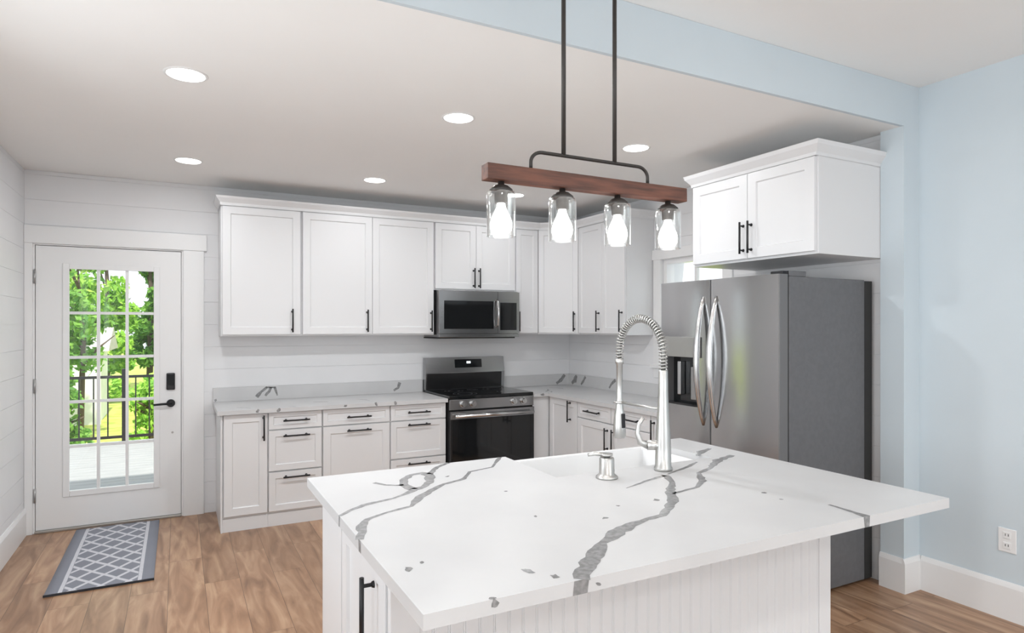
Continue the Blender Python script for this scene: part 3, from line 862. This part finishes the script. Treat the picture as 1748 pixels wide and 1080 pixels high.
# sink apron opening is at the back of the worktop
SX0, SX1, SY0 = 1.212, 1.965, 1.962
it = thing('island_countertop', (1.29, 1.76, IZ), 'white quartz island worktop with bold grey veins and a sink cutout', 'countertop')
mb = MB(); zb = IZ - .031
mb.prism([(IX0, IY0), (IX1, IY0), (IX1, IY1), (SX1, IY1), (SX1, SY0), (SX0, SY0), (SX0, IY1), (IX0, IY1)], zb, IZ)
VN = [
 ([(0.4112, 1.853), (0.452, 1.894), (0.5, 1.932), (0.552, 1.949), (0.606, 1.966), (0.655, 1.996), (0.696, 2.033)], [.012, .016, .022, .016, .012, .016, .03]),
 ([(0.698, 2.041), (0.687, 2.113), (0.708, 2.180), (0.76, 2.245), (0.803, 2.254), (0.818, 2.215), (0.788, 2.121), (0.738, 2.055), (0.698, 2.041)], [.036, .030, .026, .024, .034, .04, .028, .026, .036]),
 ([(0.605, 2.190), (0.632, 2.142), (0.661, 2.122), (0.687, 2.113)], [.018, .016, .010, .02]),
 ([(0.822, 2.224), (0.87, 2.296), (0.906, 2.335), (0.957, 2.3718)], [.028, .020, .018, .022]),
 ([(0.4112, 1.625), (0.431, 1.681), (0.44, 1.732), (0.474, 1.786), (0.544, 1.826), (0.628, 1.854), (0.671, 1.921), (0.749, 2.005), (0.814, 2.06), (0.906, 2.098), (0.969, 2.189), (1.078, 2.221), (1.187, 2.3718)],
  [.022, .022, .03, .016, .014, .016, .032, .022, .020, .018, .012, .012, .018]),
 ([(0.772, 1.1462), (0.805, 1.187), (0.88, 1.255), (0.95, 1.316), (1.027, 1.363), (1.103, 1.396), (1.176, 1.418), (1.241, 1.428), (1.306, 1.474), (1.385, 1.542), (1.449, 1.63), (1.538, 1.718), (1.58, 1.805)],
  [.036, .038, .042, .026, .046, .036, .018, .022, .030, .036, .030, .020, .028]),
 ([(1.58, 1.805), (1.471, 1.772), (1.408, 1.749), (1.339, 1.722)], [.022, .014, .010, .004]),
 ([(1.602, 1.814), (1.683, 1.847), (1.748, 1.87), (1.852, 1.924)], [.008, .014, .018, .008]),
 ([(1.43, 1.594), (1.446, 1.598), (1.564, 1.622), (1.643, 1.682), (1.717, 1.775), (1.812, 1.814), (1.942, 1.902), (2.076, 1.951)], [.010, .012, .014, .028, .020, .020, .036, .024]),
 ([(1.937, 2.01), (2.014, 2.068), (2.107, 2.109)], [.014, .034, .016]),
 ([(1.765, 1.275), (1.76, 1.208), (1.752, 1.1463)], [.012, .016, .030]),
]
for pts, wd_ in VN: vein_poly(mb, pts, wd_, IZ + .0004, None, .28)
for (x, y), r in zip([(0.458, 1.378), (0.499, 1.4), (0.691, 1.239), (0.729, 1.186), (0.91, 1.589), (0.962, 1.876), (0.867, 2.158), (1.332, 1.562), (1.077, 1.482), (1.184, 1.566), (1.703, 1.463), (1.685, 1.385), (.559, 1.152)],
                     [.010, .006, .012, .009, .006, .005, .008, .010, .008, .006, .008, .005, .006]): blob(mb, x, y, r, IZ + .0004)
f = lambda a, z: (a, IY0 - .0005, z)
mb.add([f(.752, IZ), f(.790, IZ), f(.786, zb), f(.748, zb)], [(0, 1, 2, 3)], 1)
mb.add([f(1.739, IZ), f(1.767, IZ), f(1.765, zb), f(1.744, zb)], [(0, 1, 2, 3)], 1)
blob(mb, .563, IZ - .010, .009, 0, f); blob(mb, .815, IZ - .018, .005, 0, f)
f = lambda b, z: (IX0 - .0005, b, z)
mb.add([f(1.847, IZ), f(1.859, IZ), f(1.862, zb), f(1.85, zb)], [(0, 1, 2, 3)], 1)
mb.add([f(1.614, IZ), f(1.636, IZ), f(1.63, zb), f(1.61, zb)], [(0, 1, 2, 3)], 1)
mb.build('slab', [M['quartz'], M['vein']], it)
# farmhouse sink
sk = thing('farmhouse_sink', (1.588, 2.17, .70), 'white apron-front sink set into the far side of the island', 'sink')
zr = .906; t = .022; sx0, sx1, sy0, sy1 = SX0 - .012, SX1 + .012, SY0 - .012, IY1 + .028
sx0, sx1, sy0 = SX0 + .002, SX1 - .002, SY0 + .002
def sink():
    mb = MB()
    o = [(sx0, sy0), (sx1, sy0), (sx1, sy1), (sx0, sy1)]; i = [(sx0 + t, sy0 + t), (sx1 - t, sy0 + t), (sx1 - t, sy1 - t), (sx0 + t, sy1 - t)]
    ib = [(sx0 + t + .02, sy0 + t + .02), (sx1 - t - .02, sy0 + t + .02), (sx1 - t - .02, sy1 - t - .02), (sx0 + t + .02, sy1 - t - .02)]
    v = [(x, y, .66) for x, y in o] + [(x, y, zr) for x, y in o] + [(x, y, zr) for x, y in i] + [(x, y, .70) for x, y in i] + [(x, y, .69) for x, y in ib]
    fc = [(3, 2, 1, 0)]
    for k in range(4):
        for a in range(4): b = (a + 1) % 4; fc.append((k * 4 + a, k * 4 + b, k * 4 + 4 + b, k * 4 + 4 + a))
    fc.append((16, 17, 18, 19))
    return mb.add(v, fc)
sink().build('basin', M['porcelain'], sk, bevel=.008)
MB().lathe((1.588, 2.17), [(.045, .6905), (.045, .694), (.03, .693)], 24).build('drain', M['steelbright'], sk)
# the island body must leave room for the basin
bo = [o for o in COL.objects if o.parent == il and o.name.startswith('body')][0]
me = bo.data; me.clear_geometry()
mb = MB()
zt = IZ - .0315
mb.box(PX0 + .022, SX0 - .001, PY0 + .022, PY1, 0, zt).box(SX1 + .001, PX1 - .002, PY0 + .022, PY1, 0, zt)
mb.box(SX0 - .001, SX1 + .001, PY0 + .022, SY0 - .001, 0, zt).box(SX0 - .001, SX1 + .001, SY0 - .001, PY1, 0, .655)
me.from_pydata([tuple(v - il.location) for v in mb.v], [], mb.q)
me.materials.append(M['white']) if not me.materials else None
FJ = Frame((PX1, PY1), (-1, 0))
for a0, a1, z1 in ((.02, .078, .885), (.078, .455, .64), (.455, .833, .64), (.84, 1.20, .885), (1.20, 1.56, .885)):
    if a1 - a0 > .2: door(FJ, a0, a1, .105, z1, .0005, il, ((a1 - .04) if a0 in (.078, .84) else (a0 + .04), z1 - .12), True, .18)

# ------------------------------------------------------------------ faucet
fc_ = thing('faucet', (1.63, 1.872, IZ), 'brushed nickel spring-neck faucet standing by the island sink', 'faucet')
fx, fy = 1.63, 1.872
MB().lathe((fx, fy), [(.034, IZ + .0005), (.034, IZ + .012), (.030, IZ + .016), (.029, IZ + .09), (.026, IZ + .16), (.021, IZ + .24), (.0185, IZ + .30), (.0175, IZ + .375), (.0150, IZ + .38)], 28).build('stem', M['nickel'], fc_)
R_ = .135; zc = 1.372
arch = [(fx, fy, IZ + .37)] + [(fx, fy + R_ - R_ * math.cos(math.pi * k / 24), zc + R_ * math.sin(math.pi * k / 24)) for k in range(25)] + [(fx, fy + 2 * R_, 1.33)]
MB().tube(arch, .0085, 12).build('hose', mat('dark_hose', (.22, .22, .21), .4, .6), fc_)
# spring coil wound round the arch
dense = []
for i in range(len(arch) - 1):
    a, b = Vector(arch[i]), Vector(arch[i + 1]); k = max(1, int((b - a).length / .0012))
    for j in range(k): dense.append(a.lerp(b, j / k))
sp = []; pitch = .0125; s_ = 0
for i, p in enumerate(dense[:-1]):
    dvec = (dense[i + 1] - p); s_ += dvec.length; tdir = dvec.normalized()
    x = Vector((1, 0, 0)); y = tdir.cross(x).normalized(); a = 2 * math.pi * s_ / pitch
    sp.append(p + .0148 * (math.cos(a) * x + math.sin(a) * y))
MB().tube([tuple(p) for p in sp], .0027, 6).build('spring', M['nickel'], fc_)
hx, hy = fx, fy + 2 * R_
hd = MB().lathe((hx, hy), [(.013, 1.34), (.018, 1.338), (.018, 1.322), (.0125, 1.318), (.0120, 1.175), (.014, 1.17), (.016, 1.14), (.022, 1.11), (.026, 1.06), (.027, 1.02), (.023, 1.012)], 24).build('spray_head', M['nickel'], fc_)
MB().box(hx - .008, hx + .008, hy - .030, hy - .020, 1.055, 1.115).build('spray_button', M['black'], hd, bevel=.003)
mb = MB(); mb.tube([(fx, fy, 1.160), (fx, hy - .018, 1.160)], .0052, 10)
n = 20; mb.tube([(hx + .020 * math.cos(2 * math.pi * j / n), hy + .020 * math.sin(2 * math.pi * j / n), 1.160) for j in range(n)], .0045, 8, closed=True)
mb.build('docking_arm', M['nickel'], fc_)
mb = MB(); mb.tube([(fx, fy, IZ + .095), (fx - .052, fy + .03, IZ + .095)], .019, 16)
mb.tube([(fx - .05, fy + .03, IZ + .095), (fx - .075, fy + .043, IZ + .105), (fx - .085, fy + .048, IZ + .14), (fx - .080, fy + .045, IZ + .175), (fx - .065, fy + .036, IZ + .20)], [.016, .012, .009, .008, .007], 12)
mb.build('lever', M['nickel'], fc_)
# soap dispenser
sd = thing('soap_dispenser', (1.368, 1.872, IZ), 'short nickel soap dispenser left of the faucet', 'dispenser')
MB().lathe((1.368, 1.872), [(.040, IZ + .0005), (.040, IZ + .006), (.034, IZ + .011), (.0275, IZ + .016), (.0265, IZ + .07), (.024, IZ + .074)], 28).build('body', M['nickel'], sd)
mb = MB(); mb.lathe((1.368, 1.872), [(.012, IZ + .0735), (.012, IZ + .080), (.022, IZ + .081), (.021, IZ + .088)], 20)
mb.tube([(1.368, 1.872, IZ + .083), (1.335, 1.90, IZ + .085), (1.315, 1.915, IZ + .080)], [.008, .007, .006], 10)
mb.build('pump_spout', M['nickel'], sd)

# ------------------------------------------------------------------ pendant
px0, px1, py, pz0, pz1 = .824, 1.614, 1.75, 1.922, 1.970
pl = thing('pendant_light', (1.22, py, 1.92), 'wooden beam chandelier with four glass jar lights over the island', 'lamp')
MB().box(px0, px1, py - .024, py + .024, pz0, pz1).build('beam', M['walnut'], pl, bevel=.002)
mb = MB()
arc = [(.985, py, pz1)] + [(.985 + .042 - .042 * math.cos(math.pi / 2 * k / 8), py, 2.000 + .035 * math.sin(math.pi / 2 * k / 8) - .006) for k in range(9)]
arc2 = [(1.453 - (p[0] - .985), p[1], p[2]) for p in arc][::-1]
mb.tube(arc + arc2, .0058, 10); mb.build('bracket', M['iron'], pl)
for x in (1.107, 1.311): MB().tube([(x, py, 2.029), (x, py, H2 - .02)], .0075, 10).build('rod', M['iron'], pl)
MB().box(1.05, 1.37, py - .055, py + .055, H2 - .022, H2 - .0005).build('canopy', M['iron'], pl, bevel=.004)
bulbs = []
for x in (.880, 1.102, 1.323, 1.545):
    c0 = (x, py)
    so = MB().lathe(c0, [(.010, pz0 - .0005), (.010, pz0 - .010), (.022, pz0 - .014), (.036, pz0 - .026), (.036, pz0 - .031), (.021, pz0 - .032), (.020, pz0 - .066), (.017, pz0 - .068)], 24).build('socket', M['iron'], pl)
    jr = [(.0455, pz0 - .170), (.0455, pz0 - .045), (.0435, pz0 - .034), (.034, pz0 - .0318)]
    prof = jr + [(r - .0025, z) for r, z in jr[::-1]]
    MB().lathe(c0, prof + [prof[0]], 32, cap=False).build('glass_shade', M['jar'], pl)
    zb_ = pz0 - .066
    bl = [(.012, zb_), (.0145, zb_ - .014), (.022, zb_ - .031), (.0305, zb_ - .048), (.0345, zb_ - .066), (.0325, zb_ - .082), (.024, zb_ - .095), (.011, zb_ - .1015), (.001, zb_ - .103)]
    MB().lathe(c0, bl, 24).build('bulb', M['bulb'], pl)
    light('pendant_bulb_light', 'POINT', (x, py, zb_ - .125), .8, (1, .98, .95), size=.03)

# ------------------------------------------------------------------ recessed ceiling lights
labs = ['recessed light nearest the camera at upper left of the kitchen ceiling', 'recessed light in the middle of the near row, left of the pendant rods',
        'recessed light right of the pendant rods above the pendant beam', 'recessed light in front of the glazed door, far left of the back row',
        'small recessed light above the widest wall cabinet', 'recessed light showing beside the leftmost glass jar of the pendant']
for (x, y), lb in zip(CANS, labs):
    r = thing('ceiling_light', (x, y, HC), 'round ' + lb, 'light', 'recessed kitchen ceiling lights')
    MB().lathe((x, y), [(.090, HC - .0005), (.088, HC - .003), (.078, HC - .004), (.0765, HC - .002)], 32, cap=False).build('trim_ring', M['trim'], r)
    MB().lathe((x, y), [(.076, HC - .005), (.076, HC - .001)], 32).build('lens', M['lens'], r)

# ------------------------------------------------------------------ mat, outlet
def mat_mat():
    m = mat('woven_mat', rough=0.95)
    b = m.node_tree.nodes['Principled BSDF']
    tc = N(m, 'ShaderNodeTexCoord'); sp_ = N(m, 'ShaderNodeSeparateXYZ'); L(m, tc.outputs['Object'], sp_.inputs[0])
    def op(o, a, bb=None):
        n = N(m, 'ShaderNodeMath', operation=o)
        for i, q in enumerate((a, bb)):
            if q is None: continue
            if isinstance(q, (int, float)): n.inputs[i].default_value = q
            else: L(m, q, n.inputs[i])
        return n.outputs[0]
    X, Y = sp_.outputs[0], sp_.outputs[1]
    u = op('MULTIPLY', X, 1 / .135); v = op('MULTIPLY', Y, 1 / .175)
    def lines(s): return op('LESS_THAN', op('ABSOLUTE', op('SUBTRACT', op('FRACT', op('ADD', s, 100.0)), .5)), .10)
    lat = op('MAXIMUM', lines(op('ADD', u, v)), lines(op('SUBTRACT', u, v)))
    ax = op('ABSOLUTE', X)
    inside = op('LESS_THAN', ax, .178)
    lat = op('MULTIPLY', lat, inside)
    edge = op('MULTIPLY', op('GREATER_THAN', ax, .180), op('LESS_THAN', ax, .200))
    fac = op('MAXIMUM', lat, edge)
    nz = N(m, 'ShaderNodeTexNoise'); nz.inputs['Scale'].default_value = 90
    L(m, tc.outputs['Object'], nz.inputs['Vector'])
    fac2 = op('MULTIPLY', fac, op('ADD', .7, op('MULTIPLY', nz.outputs['Fac'], .5)))
    mx = N(m, 'ShaderNodeMixRGB'); mx.inputs[1].default_value = (.235, .245, .285, 1); mx.inputs[2].default_value = (.62, .62, .66, 1)
    L(m, fac2, mx.inputs[0]); L(m, mx.outputs[0], b.inputs['Base Color'])
    bp = N(m, 'ShaderNodeBump'); bp.inputs['Strength'].default_value = .3; bp.inputs['Distance'].default_value = .002
    L(m, nz.outputs['Fac'], bp.inputs['Height']); L(m, bp.outputs[0], b.inputs['Normal'])
    return m


mm = thing('door_mat', (-.388, 4.885, 0), 'grey door mat with a white diamond lattice in front of the glazed door', 'mat')
mb = MB(); nx, ny = 12, 40; v = []
for j in range(ny + 1):
    for i in range(nx + 1):
        v.append((-.262 + .524 * i / nx - .388, 4.25 + 1.27 * j / ny, .010 + .0015 * math.sin(j * .9) * math.sin(i * .7)))
fc = [(j * (nx + 1) + i, j * (nx + 1) + i + 1, (j + 1) * (nx + 1) + i + 1, (j + 1) * (nx + 1) + i) for j in range(ny) for i in range(nx)]
mb.add(v, fc, 0, True)
o = mb.build('weave', mat_mat(), mm, recalc=False)
sol = o.modifiers.new('thick', 'SOLIDIFY'); sol.thickness = .009; sol.offset = -1
MB().box(-.652, -.124, 4.243, 4.2495, .001, .0125).build('hem', mat('mat_binding', (.03, .032, .038), .9), mm)

ot = thing('wall_outlet', (X2, 1.678, .40), 'white duplex outlet low on the pale blue right wall', 'outlet')
FT = Frame((X2, 1.678), (0, -1))
pt = MB(FT).box(-.040, .040, .0005, .006, .338, .458).build('plate', M['plastic'], ot, bevel=.003)
for z in (.372, .424):
    rc = MB(FT).box(-.017, .017, .006, .009, z - .017, z + .017).build('receptacle', M['plastic'], ot, bevel=.002)
    MB(FT).box(-.008, -.005, .009, .0095, z - .004, z + .008).box(.005, .008, .009, .0095, z - .004, z + .008).build('slot', M['dark'], rc)

# ------------------------------------------------------------------ outdoors
mb = MB()
y = D + .16
while y < 9.85: mb.box(-4.0, 3.4, y, y + .138, -.09, -.045); y += .143
mb.box(-4.0, 3.4, D + .16, 9.85, -.3, -.095)
tag(mb.build('deck', M['deck']), 'pale deck boards outside the glazed door', 'deck', None, 'structure')
tag(MB().box(-40, 45, D + .2, 60, -.62, -.60).build('lawn', M['lawn']), 'sunlit yellow-green lawn beyond the deck fence', 'lawn', None, 'structure')
fn = thing('deck_fence', (-.9, 9.7, -.045), 'black metal picket fence along the far edge of the deck', 'fence')
mb = MB(); mb.box(-3.8, 3.2, 9.69, 9.715, .80, .835).box(-3.8, 3.2, 9.69, 9.715, .02, .055); mb.build('rail', M['black'], fn)
for x in (-3.2, -.62 - 1.83, -.62, 1.2, 3.0): MB().box(x - .03, x + .03, 9.67, 9.735, -.045, .92).build('post', M['black'], fn)
x = -3.75; 
while x < 3.15:
    if min(abs(x - q) for q in (-3.2, -2.45, -.62, 1.2, 3.0)) > .06: MB().box(x - .008, x + .008, 9.694, 9.711, .055, .80).build('picket', M['black'], fn)
    x += .155
sh = thing('shed', (-2.2, 17.0, -.6), 'white shed beyond the lawn seen through the glazed door', 'shed')
MB().box(-3.3, -1.5, 16, 18.0, -.6, .95).build('wall', M['shed'], sh)
mb = MB(); mb.add([(-3.5, 15.8, .95), (-1.3, 15.8, .95), (-1.3, 18.2, .95), (-3.5, 18.2, .95), (-3.5, 17.0, 1.45), (-1.3, 17.0, 1.45)], [(0, 1, 5, 4), (2, 3, 4, 5), (0, 4, 3), (1, 2, 5), (0, 3, 2, 1)])
mb.build('roof', M['roof'], sh)
MB().box(-2.15, -1.45, 15.96, 15.995, -.6, .8).build('door', M['trim'], sh)


def tree(x, y, h, r, leafm, label, n=2600, z0=-.6, low=.5, name='tree', ls=.16, tr=1.0):
    t = thing(name, (x, y, z0), label, 'tree' if name == 'tree' else 'shrub', 'greenery beyond the deck')
    rnd = random.Random(int(x * 100 + y * 10))
    mb = MB()
    top = z0 + h
    mb.tube([(x, y, z0), (x + .05, y, z0 + h * .4), (x - .05, y + .05, z0 + h * .75)], [(.05 * h / 3 + .04) * tr, (.04 * h / 3 + .02) * tr, .02 * tr], 8)
    for k in range(6):
        a = k * 1.05; zz = z0 + h * (.30 + .08 * k)
        mb.tube([(x, y, zz), (x + r * .4 * math.cos(a), y + r * .4 * math.sin(a), zz + .25 * h / 3), (x + r * .75 * math.cos(a), y + r * .75 * math.sin(a), zz + .4 * h / 3)], [.03, .02, .008], 6)
    mb.build('trunk', M['bark'], t)
    cl = []
    for k in range(int(12 + r * 5 + h * 3)):
        a = rnd.uniform(0, 6.28); q = r * math.sqrt(rnd.random()) * .8; zz = z0 + low + (h - low) * rnd.random()
        sq = 1 - .5 * abs((zz - z0 - low) / (h - low) - .4)
        cl.append((x + q * sq * math.cos(a), y + q * sq * math.sin(a), zz, max(r * rnd.uniform(.25, .45), .16)))
    mb = MB()
    for k in range(n):
        cx, cy, cz, cr_ = rnd.choice(cl)
        dv = Vector((rnd.gauss(0, 1), rnd.gauss(0, 1), rnd.gauss(0, .8))).normalized() * cr_ * rnd.random() ** .4
        p = Vector((cx, cy, cz)) + dv
        if p.z < z0 + .05: continue
        u = Vector((rnd.gauss(0, 1), rnd.gauss(0, 1), rnd.gauss(0, 1))).normalized(); w_ = u.orthogonal().normalized()
        s1 = ls * rnd.uniform(.6, 1.3); s2 = s1 * .5
        mb.add([p - u * s1 / 2, p + w_ * s2 / 2, p + u * s1 / 2, p - w_ * s2 / 2], [(0, 1, 2, 3)], 0, False, True)
    mb.build('foliage', leafm, t, recalc=False)
    return t


tree(-4.2, 14.2, 4.6, 1.4, M['leafB'], 'deep green tree at the left, standing clear of the white shed', 2600)
tree(-1.55, 13.6, 4.4, .70, M['leafB'], 'slim deep green tree nearest the fence, left of its thick post', 2600, low=1.35, ls=.13, tr=.5)
tree(.05, 13.8, 4.6, .62, M['leafC'], 'slim yellow-green tree near the fence, right of its thick post', 3000, low=.9, ls=.13, tr=.5)
for x_, y_, h_, lm, lb in ((-3.7, 20.2, 6.2, 'leafB', 'deep green tree behind the left end of the shed'), (-1.75, 20.6, 6.6, 'leafA', 'tall bright green tree behind the right end of the shed'),
                           (.2, 20.2, 6.4, 'leafC', 'tall yellow-green tree in the row just right of the shed'), (2.15, 20.4, 6.0, 'leafA', 'bright green tree at the right end of the nearer tree row'),
                           (-2.8, 22.9, 7.2, 'leafC', 'tall yellow-green tree in the farther row beyond the shed'), (-.8, 22.9, 7.4, 'leafB', 'tall deep green tree in the farther row right of the shed'),
                           (1.2, 23.0, 7.0, 'leafA', 'tall bright green tree at the right of the farther row')):
    tree(x_, y_, h_, .78, M[lm], lb, 5200, low=.25, ls=.2, tr=.6)
tree(-2.9, 12.0, 1.75, .52, M['leafB'], 'rounded deep green shrub behind the fence at left', 1700, low=.1, name='shrub', ls=.12)
tree(-1.66, 12.0, 1.5, .47, M['leafB'], 'rounded green shrub behind the fence in the middle', 1700, low=.1, name='shrub', ls=.12)
tree(-.42, 12.0, 1.15, .42, M['leafA'], 'low bright shrub behind the fence near its thick post', 1300, low=.1, name='shrub', ls=.12)
tree(9.5, 7.0, 4.1, 1.3, M['leafA'], 'small tree glimpsed in the window above the refrigerator', 1600, low=1.4)
